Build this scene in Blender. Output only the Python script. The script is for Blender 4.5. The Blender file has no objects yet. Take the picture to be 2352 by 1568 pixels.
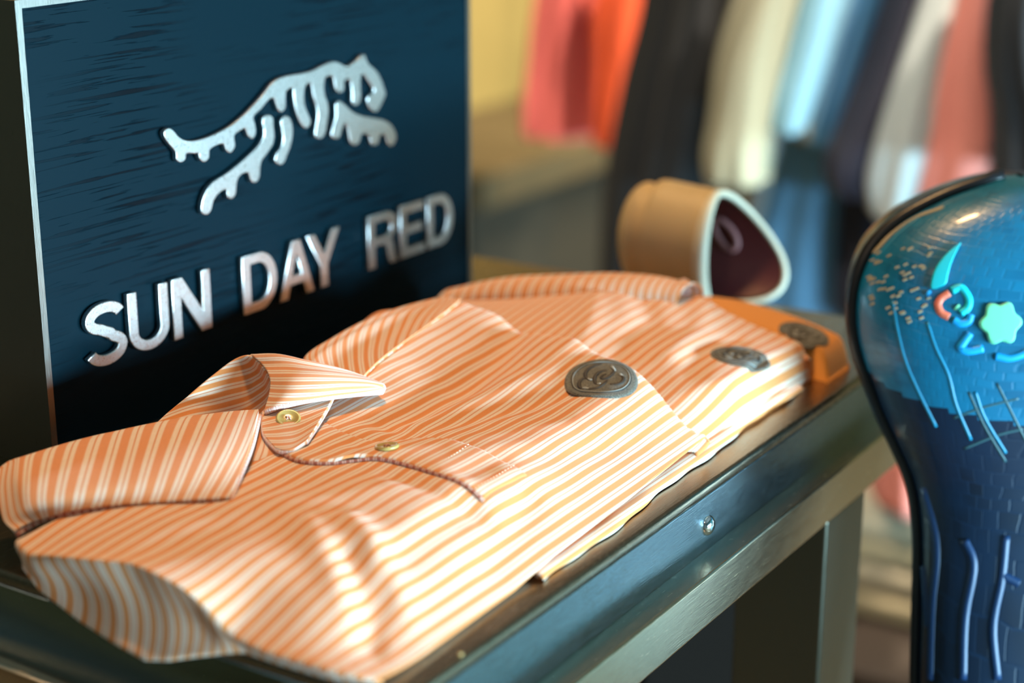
import bpy, bmesh, math, random
import numpy as np
from mathutils import Vector, Matrix, Euler
from mathutils.bvhtree import BVHTree
random.seed(7)
S = bpy.context.scene
COL = S.collection
V = Vector
# ------------------------------------------------------------------ camera, light, exposure
FPX = 4000.0
PITCH = math.atan(1249/FPX); YAW = math.atan(2674/math.hypot(FPX, 1249))
FW = np.array([math.cos(YAW)*math.cos(PITCH), math.sin(YAW)*math.cos(PITCH), -math.sin(PITCH)])
RT = np.array([math.sin(YAW), -math.cos(YAW), 0.0]); UP = np.cross(RT, FW)
CAM = np.array([-0.4256, -0.3193, 0.293])
def ray(px, py): return FW + RT*(px-1176)/FPX - UP*(py-784)/FPX
def P(px, py, z=0.0):
    d = ray(px, py); return CAM + d*((z-CAM[2])/d[2])
def PY(px, py, y):
    d = ray(px, py); return CAM + d*((y-CAM[1])/d[1])
def PD(px, py, D): return CAM + ray(px, py)*D
cam = bpy.data.cameras.new('camera'); camo = bpy.data.objects.new('camera', cam); COL.objects.link(camo)
m = Matrix.Identity(4)
for i in range(3):
    m[i][0] = RT[i]; m[i][1] = UP[i]; m[i][2] = -FW[i]; m[i][3] = CAM[i]
camo.matrix_world = m
cam.sensor_width = 36; cam.lens = FPX/2352*36; cam.clip_start = .02; cam.clip_end = 60
cam.dof.use_dof = True; cam.dof.focus_distance = 0.765; cam.dof.aperture_fstop = 4.1; cam.dof.aperture_blades = 0
S.camera = camo
S.view_settings.view_transform = 'Standard'; S.view_settings.look = 'None'
S.view_settings.exposure = 0.0; S.view_settings.gamma = 1; S.view_settings.use_curve_mapping = False
W = bpy.data.worlds.new('daylight'); S.world = W; W.use_nodes = True
W.node_tree.nodes['Background'].inputs[0].default_value = (.45, .78, 1, 1)
W.node_tree.nodes['Background'].inputs[1].default_value = .8
FLOOR = -0.76; CEIL = 2.1
X0, X1, Y0, Y1 = -2.2, 4.6, -3.4, 3.4
def area(name, loc, target, size, power, color, size_y=None, spread=None):
    l = bpy.data.lights.new(name, 'AREA'); l.energy = power; l.color = color; l.size = size
    if size_y: l.shape = 'RECTANGLE'; l.size_y = size_y
    if spread: l.spread = math.radians(spread)
    o = bpy.data.objects.new(name, l); COL.objects.link(o); o.location = loc
    o.rotation_euler = (V(target)-V(loc)).to_track_quat('-Z', 'Y').to_euler(); return o
area('window_daylight', (.5, Y0+.12, -.10), (.5, 3, -.10), 2.6, 500, (.46, .80, 1.0), .30)
def spot(loc, target, power, color, ang=50, rad=.05):  # used for the ceiling lamps and for added fill spots
    l = bpy.data.lights.new('key_fill_spot', 'SPOT'); l.energy = power; l.color = color
    l.spot_size = math.radians(ang); l.spot_blend = .6; l.shadow_soft_size = rad
    o = bpy.data.objects.new('key_fill_spot', l); COL.objects.link(o); o.location = loc
    o.rotation_euler = (V(target)-V(loc)).to_track_quat('-Z', 'Y').to_euler(); return o
WARM = (1.0, .59, .25)
spot((.62, .36, 2.0), (.15, .10, 0), 134, WARM, 46, .12)
spot((-1.3, -.2, 1.7), (0, .12, 0), 16, (1, .70, .48), 40, .06)  # added warm fill for the left side and the fold hollow
spot((.2, 1.0, 2.0), (1.40, .35, -.1), 190, (1, .88, .74), 42, .06)  # added fill for the camera side of the hung garments
spot((1.3, -.9, 2.0), (1.9, .9, -.1), 560, (1, .88, .74), 60, .06)  # added fill that brightens the garments in the background
spot((2.2, -1.6, 2.0), (3.4, -3.3, .1), 330, (.8, .95, 1), 90, .06)  # added lamp: lights the unseen front wall so the sign reflects teal
spot((1.1, -1.4, 2.0), (.92, -.70, -.4), 200, (.75, .92, 1), 34, .06)  # added cool lamp: brightens the unseen piece mirrored in the apron
spot((2.3, .2, 2.0), (2.2, 1.3, 0), 480, (1, .82, .60), 90, .06)
spot((3.4, .6, 2.0), (3.2, 2.2, -.3), 380, (1, .74, .42), 90, .06)

# ------------------------------------------------------------------ helpers
def tag(o, label=None, cat=None, group=None, kind=None):
    if label: o['label'] = label
    if cat: o['category'] = cat
    if group: o['group'] = group
    if kind: o['kind'] = kind
    return o
def link(name, me, mat=None, parent=None, smooth=True):
    if isinstance(me, bmesh.types.BMesh):
        b = me; me = bpy.data.meshes.new(name); b.to_mesh(me); b.free()
    o = bpy.data.objects.new(name, me); COL.objects.link(o)
    if mat:
        for x in (mat if isinstance(mat, (list, tuple)) else [mat]): me.materials.append(x)
    if smooth and len(me.polygons): me.polygons.foreach_set('use_smooth', [True]*len(me.polygons))
    if parent:
        o.parent = parent; o.matrix_parent_inverse = Matrix.Translation(-V(wloc(parent)))
    return o
def wloc(o):
    p = V(o.location)
    q = o.parent
    if q: return p   # parts keep world-space meshes
    return p
def thing(name, label, cat, loc=(0, 0, 0), group=None):
    o = bpy.data.objects.new(name, None); COL.objects.link(o); o.location = loc
    o.empty_display_size = .05
    return tag(o, label, cat, group)
def box(bm, x0, x1, y0, y1, z0, z1):
    vs = [bm.verts.new((x, y, z)) for x in (x0, x1) for y in (y0, y1) for z in (z0, z1)]
    for f in ((0,1,3,2), (4,6,7,5), (0,4,5,1), (2,3,7,6), (0,2,6,4), (1,5,7,3)): bm.faces.new([vs[i] for i in f])
def boxo(name, d, mat, parent=None, bev=0, seg=3):
    bm = bmesh.new(); box(bm, *d)
    bmesh.ops.recalc_face_normals(bm, faces=bm.faces)
    if bev: bmesh.ops.bevel(bm, geom=bm.edges[:], offset=bev, segments=seg, profile=.5, affect='EDGES')
    o = link(name, bm, mat, parent, smooth=False)
    if bev:
        o.data.polygons.foreach_set('use_smooth', [True]*len(o.data.polygons))
        md = o.modifiers.new('wn', 'WEIGHTED_NORMAL'); md.keep_sharp = False
    return o
def cr(ps, t):
    """Catmull-Rom through ps (n,k) at t in 0..1"""
    ps = np.asarray(ps, float); n = len(ps)
    if n == 2: return ps[0]*(1-t)+ps[1]*t
    s = min(max(t, 0), 1)*(n-1); i = min(int(s), n-2); f = s-i
    p1, p2 = ps[i], ps[i+1]
    p0 = ps[i-1] if i > 0 else 2*p1-p2
    p3 = ps[i+2] if i+2 < n else 2*p2-p1
    return .5*((2*p1)+(p2-p0)*f+(2*p0-5*p1+4*p2-p3)*f*f+(3*p1-p0-3*p2+p3)*f**3)
def surf(name, fn, nu, nv, mat, parent=None, thick=0, sub=0, off=0):
    """fn(s,t)->(x,y,z,U,V); quads grid with a UV map in metres"""
    vs = []; uv = []
    for j in range(nv+1):
        for i in range(nu+1):
            r = fn(i/nu, j/nv); vs.append(tuple(r[:3])); uv.append((r[3], r[4]))
    fs = [(j*(nu+1)+i, j*(nu+1)+i+1, (j+1)*(nu+1)+i+1, (j+1)*(nu+1)+i) for j in range(nv) for i in range(nu)]
    me = bpy.data.meshes.new(name); me.from_pydata(vs, [], fs)
    l = me.uv_layers.new(name='cloth')
    for lp in me.loops: l.data[lp.index].uv = uv[lp.vertex_index]
    o = link(name, me, mat, parent)
    if sub:
        md = o.modifiers.new('s', 'SUBSURF'); md.levels = sub; md.render_levels = sub
    if thick:
        md = o.modifiers.new('t', 'SOLIDIFY'); md.thickness = thick; md.offset = off
    return o
def gridsurf(name, rows, mat, parent, nu=60, nv=60, u=(0, .1), v=(0, .1), thick=0, off=0, swap=False, bump=None, uvf=None):
    """rows: control points rows x cols of xyz"""
    R = np.array(rows, float)
    def fn(s, t):
        line = np.array([cr(r, s) for r in R]); p = cr(line, t)
        if bump: p = np.array(p)+bump(s, t, p)
        U = u[0]+(u[1]-u[0])*s; Vv = v[0]+(v[1]-v[0])*t
        if uvf: U, Vv = uvf(s, t, p)
        if swap: U, Vv = Vv, U
        return (*p, U, Vv)
    return surf(name, fn, nu, nv, mat, parent, thick, 0, off)
def tube(name, pts, r, mat, parent=None, n=10, res=None, closed=False, uvs=None):
    pts = [V(p) for p in pts]
    if res: pts = [V(cr(pts, k/res)) for k in range(res+1)]
    bm = bmesh.new(); rings = []; up = V((0, 0, 1)); L = 0; m_ = len(pts)
    uvl = bm.loops.layers.uv.new('cloth'); ls = []
    for k, p in enumerate(pts):
        a = pts[(k-1) % m_] if (k or closed) else p; b = pts[(k+1) % m_] if (k < m_-1 or closed) else p
        t = (b-a).normalized()
        if abs(t.dot(up)) > .95: up = V((1, 0, 0))
        e1 = (up-t*up.dot(t)).normalized(); e2 = t.cross(e1); up = e1
        rr = r(k/max(m_-1,1)) if callable(r) else r
        if k: L += (p-pts[k-1]).length
        ls.append(L)
        rings.append([bm.verts.new(p+(e1*math.cos(2*math.pi*j/n)+e2*math.sin(2*math.pi*j/n))*rr) for j in range(n)])
    K = m_ if closed else m_-1
    for k in range(K):
        for j in range(n):
            k2 = (k+1) % m_
            f = bm.faces.new((rings[k][j], rings[k][(j+1) % n], rings[k2][(j+1) % n], rings[k2][j]))
            for lp, (kk, jj) in zip(f.loops, ((k, j), (k, j+1), (k+1, j+1), (k+1, j))):
                lp[uvl].uv = (jj*.0003, ls[min(kk, m_-1)])
    if not closed:
        bm.faces.new(rings[0][::-1]); bm.faces.new(rings[-1])
    return link(name, bm, mat, parent)
def lathe(name, prof, mat, parent, origin, normal, n=40, sx=1, sy=1):
    q = V(normal).to_track_quat('Z', 'Y'); o = V(origin); bm = bmesh.new(); rings = []
    for r, z in prof:
        if r < 1e-7: rings.append([bm.verts.new(o+q @ V((0, 0, z)))])
        else: rings.append([bm.verts.new(o+q @ V((r*sx*math.cos(2*math.pi*k/n), r*sy*math.sin(2*math.pi*k/n), z))) for k in range(n)])
    for a, b in zip(rings, rings[1:]):
        for k in range(n):
            k2 = (k+1) % n
            if len(a) == 1: bm.faces.new((a[0], b[k], b[k2]))
            elif len(b) == 1: bm.faces.new((a[k], b[0], a[k2]))
            else: bm.faces.new((a[k], b[k], b[k2], a[k2]))
    bmesh.ops.recalc_face_normals(bm, faces=bm.faces)
    return link(name, bm, mat, parent)
def plate(name, polys, tomap, depth, mat, parent, bev=.0004, smooth_closed=False):
    """extruded flat plate with holes. polys: list of 2-D loops; tomap: Matrix placing x,y,z(local out)"""
    cu = bpy.data.curves.new(name, 'CURVE'); cu.dimensions = '2D'; cu.fill_mode = 'BOTH'
    cu.extrude = max(depth/2-bev, 1e-5); cu.bevel_depth = bev; cu.bevel_resolution = 2; cu.offset = -bev
    for pl in polys:
        sp = cu.splines.new('POLY'); sp.points.add(len(pl)-1); sp.use_cyclic_u = True
        for q, (x, y) in zip(sp.points, pl): q.co = (x, y, 0, 1)
    to = bpy.data.objects.new('t', cu); COL.objects.link(to)
    dg = bpy.context.evaluated_depsgraph_get(); me = bpy.data.meshes.new_from_object(to.evaluated_get(dg))
    bpy.data.objects.remove(to); bpy.data.curves.remove(cu)
    me.transform(tomap); me.name = name; me.materials.clear()
    o = link(name, me, mat, parent, smooth=False); return o
def closed_smooth(pts, k=5):
    n = len(pts); out = []
    P_ = np.array(pts, float)
    for i in range(n):
        p0, p1, p2, p3 = P_[i-1], P_[i], P_[(i+1) % n], P_[(i+2) % n]
        for j in range(k):
            f = j/k
            out.append(tuple(.5*((2*p1)+(p2-p0)*f+(2*p0-5*p1+4*p2-p3)*f*f+(3*p1-p0-3*p2+p3)*f**3)))
    return out

# ------------------------------------------------------------------ materials
class NT:
    def __init__(s, name):
        s.m = bpy.data.materials.new(name); s.m.use_nodes = True; s.t = s.m.node_tree; s.b = s.t.nodes['Principled BSDF']
    def n(s, typ, **kw):
        nd = s.t.nodes.new(typ)
        for k, v in kw.items(): setattr(nd, k, v)
        return nd
    def l(s, a, b): s.t.links.new(a, b)
    def math(s, op, a, b=None, c=None):
        nd = s.n('ShaderNodeMath', operation=op)
        for i, x in enumerate((a, b, c)):
            if x is None: continue
            if isinstance(x, (int, float)): nd.inputs[i].default_value = x
            else: s.l(x, nd.inputs[i])
        return nd.outputs[0]
    def mix(s, f, a, b):
        nd = s.n('ShaderNodeMix', data_type='RGBA')
        for i, x in ((0, f), (6, a), (7, b)):
            if isinstance(x, (int, float)): nd.inputs[i].default_value = x
            elif isinstance(x, tuple): nd.inputs[i].default_value = (*x[:3], 1)
            else: s.l(x, nd.inputs[i])
        return nd.outputs[2]
    def ramp(s, f, stops, interp='LINEAR'):
        nd = s.n('ShaderNodeValToRGB'); cr_ = nd.color_ramp; cr_.interpolation = interp
        while len(cr_.elements) < len(stops): cr_.elements.new(.5)
        for e, (p, c) in zip(cr_.elements, stops): e.position = p; e.color = (*c, 1) if len(c) == 3 else c
        s.l(f, nd.inputs[0]); return nd.outputs[0]
    def bump(s, h, strength=.3, dist=.001, normal=None):
        nd = s.n('ShaderNodeBump'); nd.inputs['Strength'].default_value = strength; nd.inputs['Distance'].default_value = dist
        s.l(h, nd.inputs['Height'])
        if normal: s.l(normal, nd.inputs['Normal'])
        s.l(nd.outputs[0], s.b.inputs['Normal']); return nd.outputs[0]
    def set(s, **kw):
        for k, v in kw.items():
            i = s.b.inputs[k.replace('_', ' ')]
            if isinstance(v, tuple): i.default_value = (*v, 1) if len(v) == 3 else v
            elif isinstance(v, (int, float)): i.default_value = v
            else: s.l(v, i)
        return s
def plain(name, col, rough=.7, metal=0, **kw):
    M = NT(name); M.set(Base_Color=col, Roughness=rough, Metallic=metal, **kw); return M.m
def fabric(name, A, B, A2, period=.0062, weave=.00062, phase=0.0, stripes=True):
    M = NT(name); tc = M.n('ShaderNodeUVMap', uv_map='cloth'); sp = M.n('ShaderNodeSeparateXYZ'); M.l(tc.outputs[0], sp.inputs[0])
    U, Vv = sp.outputs[0], sp.outputs[1]
    nz = M.n('ShaderNodeTexNoise'); nz.inputs['Scale'].default_value = 900; nz.inputs['Detail'].default_value = 2
    M.l(tc.outputs[0], nz.inputs['Vector'])
    su = M.math('SINE', M.math('MULTIPLY', U, 2*math.pi/weave)); sv = M.math('SINE', M.math('MULTIPLY', Vv, 2*math.pi/weave))
    w = M.math('ADD', M.math('MULTIPLY', M.math('MULTIPLY', su, sv), .5), .5)
    if stripes:
        ph = M.math('FRACT', M.math('ADD', M.math('DIVIDE', Vv, period), 10.0+phase))
        wc = M.ramp(ph, [(0, A), (.40, A), (.47, B), (.66, B), (.70, A2), (.74, A2), (.78, B), (.94, B), (1.0, A)])
    else:
        wc = M.mix(0.0, A, A)
    dark = M.mix(.5, wc, A2 if stripes else tuple(c*.55 for c in A))
    c = M.mix(M.math('MULTIPLY', M.math('GREATER_THAN', w, .62), .55), wc, dark)
    c2 = M.mix(M.math('MULTIPLY', nz.outputs[0], .25), c, tuple(x*.6 for x in A))
    M.set(Base_Color=c2, Roughness=.85, Sheen_Weight=.25, Sheen_Roughness=.5)
    M.b.inputs['Specular IOR Level'].default_value = .25
    M.bump(M.math('ADD', w, M.math('MULTIPLY', nz.outputs[0], .6)), .35, .0002)
    return M.m
OR = (.83, .30, .085); CRM = (.90, .77, .64); OR2 = (.74, .29, .13)
M_strip = fabric('striped_pique', OR, CRM, OR2, period=.0065)
M_strip_fine = fabric('striped_pique_collar', (.81, .32, .13), CRM, OR2, period=.0074)
M_strip_leaf = fabric('striped_pique_leaf', (.81, .32, .13), CRM, OR2, period=.0044)
M_plain_or = fabric('plain_orange_pique', (.85, .34, .07), CRM, OR2, stripes=False)
M_piping = fabric('seam_piping', (.84, .52, .44), (.90, .74, .70), (.6, .25, .2), period=.0030, weave=.0005)
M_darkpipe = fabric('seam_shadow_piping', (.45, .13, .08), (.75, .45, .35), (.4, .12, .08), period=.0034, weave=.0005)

def metal(name, col, rough, brush=(1, 60, 60), aniso=.6, bs=.15, coords='Object', rmix=.12):
    M = NT(name); tc = M.n('ShaderNodeTexCoord'); mp = M.n('ShaderNodeMapping'); M.l(tc.outputs[coords], mp.inputs[0])
    mp.inputs['Scale'].default_value = brush
    nz = M.n('ShaderNodeTexNoise'); nz.inputs['Scale'].default_value = 30; nz.inputs['Detail'].default_value = 5; M.l(mp.outputs[0], nz.inputs['Vector'])
    r = M.math('ADD', M.math('MULTIPLY', nz.outputs[0], rmix*2), rough-rmix)
    M.set(Base_Color=col, Metallic=1.0, Roughness=r); M.bump(nz.outputs[0], bs, .0004)
    return M.m
M_bronze = metal('brushed_bronze', (.46, .44, .38), .20, (3, 90, 90))
M_top = metal('dark_bronze_top', (.34, .26, .18), .24, (3, 90, 90))
M_leg = metal('dark_leg_metal', (.16, .16, .13), .34, (90, 90, 3))
M_apron = metal('cool_tinted_apron', (.26, .34, .37), .20, (3, 90, 90), bs=.3)  # bluish base holds the cool light mirrored on the bronze sides
M_bronze_end = metal('brushed_bronze_end', (.40, .30, .20), .32, (90, 3, 90))
M_edge = metal('polished_bronze_edge', (.62, .50, .34), .22, (3, 90, 90))
M_signmetal = metal('sign_case_steel', (.27, .24, .21), .33, (120, 120, 4))
M_steel = metal('brushed_letter_steel', (.74, .72, .70), .30, (60, 60, 60), bs=.25)

def wood_panel():
    M = NT('navy_open_grain_oak'); tc = M.n('ShaderNodeTexCoord'); mp = M.n('ShaderNodeMapping'); M.l(tc.outputs['Object'], mp.inputs[0])
    mp.inputs['Scale'].default_value = (10, 10, 330); mp.inputs['Rotation'].default_value = (0, .05, 0)
    nz = M.n('ShaderNodeTexNoise'); nz.inputs['Scale'].default_value = 1.6; nz.inputs['Detail'].default_value = 6; nz.inputs['Distortion'].default_value = .5
    M.l(mp.outputs[0], nz.inputs['Vector'])
    n2 = M.n('ShaderNodeTexNoise'); n2.inputs['Scale'].default_value = 9; n2.inputs['Detail'].default_value = 2; M.l(tc.outputs['Object'], n2.inputs['Vector'])
    g = M.ramp(nz.outputs[0], [(0, (0, 0, 0)), (.38, (0, 0, 0)), (.43, (1, 1, 1)), (1, (1, 1, 1))])
    patch = M.ramp(n2.outputs[0], [(.35, (0, 0, 0)), (.6, (1, 1, 1))])
    g2 = M.math('MAXIMUM', g, patch)
    c = M.mix(g2, (.0003, .002, .004), (0.0006, .0095, .0150))
    M.set(Base_Color=c, Roughness=.42); M.bump(g2, .6, .0006); M.b.inputs['Specular IOR Level'].default_value = .07
    return M.m
M_navy = wood_panel()

# ------------------------------------------------------------------ the room
def noise_mat(name, a, b, scale=4, rough=.8, stretch=(1, 1, 1), detail=3):
    M = NT(name); tc = M.n('ShaderNodeTexCoord'); mp = M.n('ShaderNodeMapping'); M.l(tc.outputs['Object'], mp.inputs[0]); mp.inputs['Scale'].default_value = stretch
    nz = M.n('ShaderNodeTexNoise'); nz.inputs['Scale'].default_value = scale; nz.inputs['Detail'].default_value = detail; M.l(mp.outputs[0], nz.inputs['Vector'])
    c = M.ramp(nz.outputs[0], [(.35, a), (.65, b)]); M.set(Base_Color=c, Roughness=rough); return M.m
M_wall = noise_mat('olive_plaster', (.20, .15, .06), (.24, .18, .07), 2)
M_teal = noise_mat('teal_painted_wall', (.03, .24, .30), (.04, .28, .34), 2, .6)
M_walldark = noise_mat('dark_plaster', (.05, .05, .045), (.07, .065, .05), 2)
M_floor = noise_mat('brown_patterned_carpet', (.05, .025, .012), (.42, .28, .14), 5, .95, (1.2, 5, 1))
M_ceil = plain('pale_ceiling', (.16, .15, .135), .9)
def struct(name, d, mat): return tag(boxo(name, d, mat), kind='structure')
struct('floor', (X0, X1, Y0, Y1, FLOOR-.05, FLOOR), M_floor)
struct('ceiling', (X0, X1, Y0, Y1, CEIL, CEIL+.05), M_ceil)
struct('wall_back', (X0, X1, Y1, Y1+.08, FLOOR, CEIL), M_wall)
struct('wall_right', (X1, X1+.08, Y0, Y1, FLOOR, CEIL), M_wall)
struct('wall_left', (X0-.08, X0, Y0, Y1, FLOOR, CEIL), M_walldark)
def wall_with_hole(name, y, hx0, hx1, hz0, hz1):
    bm = bmesh.new()
    for d in ((X0, hx0, y-.08, y, FLOOR, CEIL), (hx1, X1, y-.08, y, FLOOR, CEIL), (hx0, hx1, y-.08, y, FLOOR, hz0), (hx0, hx1, y-.08, y, hz1, CEIL)): box(bm, *d)
    return tag(link(name, bm, M_teal, smooth=False), kind='structure')
wall_with_hole('wall_front', Y0, -.85, 1.85, -.34, .15)
bm = bmesh.new()
for d in ((-.85, 1.85, Y0-.06, Y0-.02, -.34, -.31), (-.85, 1.85, Y0-.06, Y0-.02, .12, .15), (-.85, -.82, Y0-.06, Y0-.02, -.31, .12), (1.82, 1.85, Y0-.06, Y0-.02, -.31, .12)): box(bm, *d)
tag(link('window_1', bm, plain('window_frame_dark', (.03, .03, .03), .4), smooth=False), kind='structure')

# ------------------------------------------------------------------ display table
TX1 = .515; TY1 = .34; E0 = -.004
tbl = thing('display_table', 'small brushed bronze display table carrying the folded polo shirts and the sign', 'table', (.22, .16, FLOOR))
boxo('table_top', (0-.002, TX1, E0, TY1, -.006, 0), M_top, tbl, .0022, 4)
def frame(name, o0, o1, z0, z1, mat, bev=.0012):
    """rectangular ring, outer offset o0, inner offset o1"""
    bm = bmesh.new(); a, b, c, d = -.002-o0, TX1+o0, E0-o0, TY1+o0; t = o1
    box(bm, a, b, c, c+t, z0, z1); box(bm, a, b, d-t, d, z0, z1); box(bm, a, a+t, c+t, d-t, z0, z1); box(bm, b-t, b, c+t, d-t, z0, z1)
    bmesh.ops.remove_doubles(bm, verts=bm.verts, dist=1e-6); bmesh.ops.recalc_face_normals(bm, faces=bm.faces)
    bmesh.ops.bevel(bm, geom=[e for e in bm.edges if e.calc_face_angle(0) > .5], offset=bev, segments=3, profile=.5, affect='EDGES')
    ob = link(name, bm, mat, tbl); md = ob.modifiers.new('wn', 'WEIGHTED_NORMAL'); return ob
frame('apron', -.001, .010, -.034, -.006, M_apron, .0006)
frame('lower_rail', .012, .020, -.058, -.033, M_edge, .0014)
for sx in (0, 1):
    for sy in (0, 1):
        lx = (.349 if sx else .02); ly = (-.015 if sy == 0 else .30)
        boxo('leg', (lx, lx+.052, ly, ly+.05, FLOOR, -.0575), M_leg, tbl, .002, 3)
rv = PY(1626, 1206, E0+.001)
lathe('rivet', [(.0048, 0), (.0046, .0008), (.0038, .0018), (.0022, .0026), (0, .0029)], plain('chrome', (.75, .78, .8), .12, 1), tbl, tuple(rv), (0, -1, 0), 24)['label'] = 'round chrome rivet head'

# ------------------------------------------------------------------ sign
SY = .2555; SX0 = .0867; SX1 = .4297; SH = .2115; SD = .06
sign = thing('display_sign', 'dark navy oak block sign with raised steel letters and a leaping tiger', 'sign', (.258, .285, 0))
bm = bmesh.new(); tw = .0035
box(bm, SX0, SX0+tw, SY, SY+SD, 0, SH); box(bm, SX1-tw, SX1, SY, SY+SD, 0, SH); box(bm, SX0+tw, SX1-tw, SY, SY+SD, SH-tw, SH)
box(bm, SX0+tw, SX1-tw, SY+SD-tw, SY+SD, 0, SH-tw); box(bm, SX0+tw, SX1-tw, SY, SY+SD-tw, 0, tw)
bmesh.ops.recalc_face_normals(bm, faces=bm.faces)
link('sign_case', bm, M_signmetal, sign, smooth=False)
boxo('face_panel', (SX0+tw, SX1-tw, SY+.0008, SY+.010, tw, SH-tw), M_navy, sign)
LY = SY-.0030   # letter front plane
TM = Matrix(((1, 0, 0, 0), (0, 0, 1, LY+.0014), (0, 1, 0, 0), (0, 0, 0, 1)))   # local x,y -> world x,z ; local z -> +Y
def arc(cx, cy, rx, ry, a0, a1, n=14): return [(cx+rx*math.cos(math.radians(a0+(a1-a0)*k/n)), cy+ry*math.sin(math.radians(a0+(a1-a0)*k/n))) for k in range(n+1)]
def stroke(ctr, w):
    L = []; R = []; n = len(ctr); ctr = [V(c) for c in ctr]
    for i in range(n):
        t = (ctr[min(i+1, n-1)]-ctr[max(i-1, 0)]).normalized(); nn = V((-t.y, t.x)); L.append(tuple(ctr[i]+nn*w/2)); R.append(tuple(ctr[i]-nn*w/2))
    return L+R[::-1]
w = .19  # stroke width relative to letter height 1
def L_S():
    c = arc(.40, .745, .285, .165, 12, 180, 16)[:-1]+arc(.40, .745, .285, .165, 180, 258, 8)[:-1]
    c += [(.40, .53), (.48, .49)]
    c += arc(.40, .265, .295, .18, 62, 0, 8)+arc(.40, .265, .295, .18, 0, -168, 18)[1:]
    return [stroke(c, w*.92)]
def L_U():
    o = [(.0, 1), (0, .34)]+arc(.42, .34, .42, .34, 180, 360, 24)[1:]+[(.84, 1), (.84-w, 1), (.84-w, .34)]+arc(.42, .34, .42-w, .34-.17, 0, -180, 24)[1:]+[(w, 1)]
    return [o]
def L_N(): return [[(0, 0), (0, 1), (.22, 1), (.62, .34), (.62, 1), (.80, 1), (.80, 0), (.58, 0), (.18, .66), (.18, 0)]]
def L_D():
    o = [(0, 0), (0, 1), (.40, 1)]+arc(.40, .5, .42, .5, 90, -90, 28)[1:]
    i = [(w, .17), (w, .83), (.38, .83)]+arc(.38, .5, .25, .33, 90, -90, 24)[1:]
    return [o, i]
def L_A(): return [[(0, 0), (.33, 1), (.55, 1), (.88, 0), (.68, 0), (.61, .23), (.27, .23), (.20, 0)], [(.32, .39), (.56, .39), (.44, .79)]]
def L_Y(): return [[(0, 1), (.335, .40), (.335, 0), (.525, 0), (.525, .40), (.86, 1), (.65, 1), (.43, .60), (.21, 1)]]
def L_R():
    o = [(0, 0), (0, 1), (.48, 1)]+arc(.48, .72, .32, .28, 90, -60, 20)[1:]+[(.68, .38), (.74, .08), (.80, 0), (.60, 0), (.55, .10), (.50, .33), (.42, .40), (w, .40), (w, 0)]
    i = [(w, .56), (w, .84), (.46, .84)]+arc(.46, .70, .15, .14, 90, -90, 14)[1:]
    return [o, i]
def L_E(): return [[(0, 0), (0, 1), (.70, 1), (.70, .83), (w, .83), (w, .60), (.64, .60), (.64, .43), (w, .43), (w, .17), (.72, .17), (.72, 0)]]
LZ, LH = .0414, .0304
for nm, fn, x0, x1 in (('S', L_S, .1095, .1352), ('U', L_U, .1368, .1637), ('N', L_N, .1665, .1936), ('D', L_D, .2175, .2442), ('A', L_A, .2460, .2745),
                       ('Y', L_Y, .2690, .2975), ('R', L_R, .3225, .3500), ('E', L_E, .3525, .3765), ('D', L_D, .3795, .4055)):
    pl = fn(); xs = [p[0] for p in pl[0]]; a, b = min(xs), max(xs)
    pl = [[(x0+(p[0]-a)/(b-a)*(x1-x0), LZ+p[1]*LH) for p in q] for q in pl]
    plate('letter', pl, TM, .0028, M_steel, sign)['label'] = 'brushed steel letter %s' % nm
T_main = [(228,650),(262,628),(290,645),(330,690),(380,712),(440,712),(520,690),(600,655),(680,610),(760,545),(830,475),(900,395),(950,330),(1000,295),(1060,275),(1150,260),(1230,240),(1300,205),(1370,180),(1420,195),(1460,212),(1510,185),(1560,140),(1580,135),(1590,165),(1610,200),(1660,245),(1690,300),(1710,360),(1720,400),(1700,450),(1675,500),(1655,520),(1620,500),(1600,460),(1600,420),(1630,395),(1640,365),(1610,320),(1580,275),(1555,270),(1550,330),(1553,400),(1545,455),(1520,475),(1495,455),(1495,400),(1488,330),(1475,300),(1450,300),(1440,330),(1440,370),(1415,390),(1385,370),(1375,320),(1365,285),(1345,275),(1315,290),(1305,340),(1310,400),(1330,460),(1335,520),(1325,600),(1310,670),(1280,700),(1245,680),(1250,620),(1262,550),(1255,480),(1235,420),(1225,360),(1215,325),(1195,330),(1175,360),(1170,420),(1180,490),(1205,550),(1215,590),(1190,630),(1155,605),(1125,540),(1105,460),(1100,400),(1095,360),(1075,360),(1050,385),(1045,430),(1045,490),(1020,520),(995,500),(975,440),(960,425),(930,440),(880,500),(830,550),(840,600),(845,660),(825,700),(795,680),(780,640),(765,630),(735,650),(700,680),(705,750),(675,795),(645,775),(635,740),(615,735),(580,745),(535,775),(530,830),(495,858),(465,830),(460,800),(430,800),(380,800),(370,840),(340,860),(310,840),(305,790),(260,735),(230,690)]
T_hind = [(890,590),(900,550),(935,540),(960,560),(965,620),(970,680),(960,740),(920,800),(885,850),(875,900),(870,960),(845,995),(815,985),(800,935),(770,930),(730,960),(715,1010),(710,1070),(685,1105),(655,1090),(650,1050),(630,1045),(590,1075),(560,1120),(545,1180),(515,1213),(480,1195),(482,1130),(510,1050),(560,990),(640,940),(720,880),(800,810),(860,750),(895,690),(900,640)]
T_belly = [(1015,580),(1045,545),(1080,570),(1095,640),(1085,730),(1060,800),(1035,860),(1010,875),(975,850),(985,800),(1015,760),(1030,700),(1022,640)]
T_front = [(1385,470),(1410,445),(1450,475),(1500,520),(1560,545),(1640,560),(1710,575),(1760,610),(1790,670),(1785,720),(1760,750),(1735,730),(1725,690),(1700,665),(1680,690),(1670,730),(1645,745),(1620,730),(1615,690),(1595,670),(1560,670),(1545,720),(1515,745),(1485,725),(1475,680),(1460,610),(1440,600),(1425,640),(1410,690),(1385,700),(1355,680),(1365,620),(1385,550)]
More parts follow.
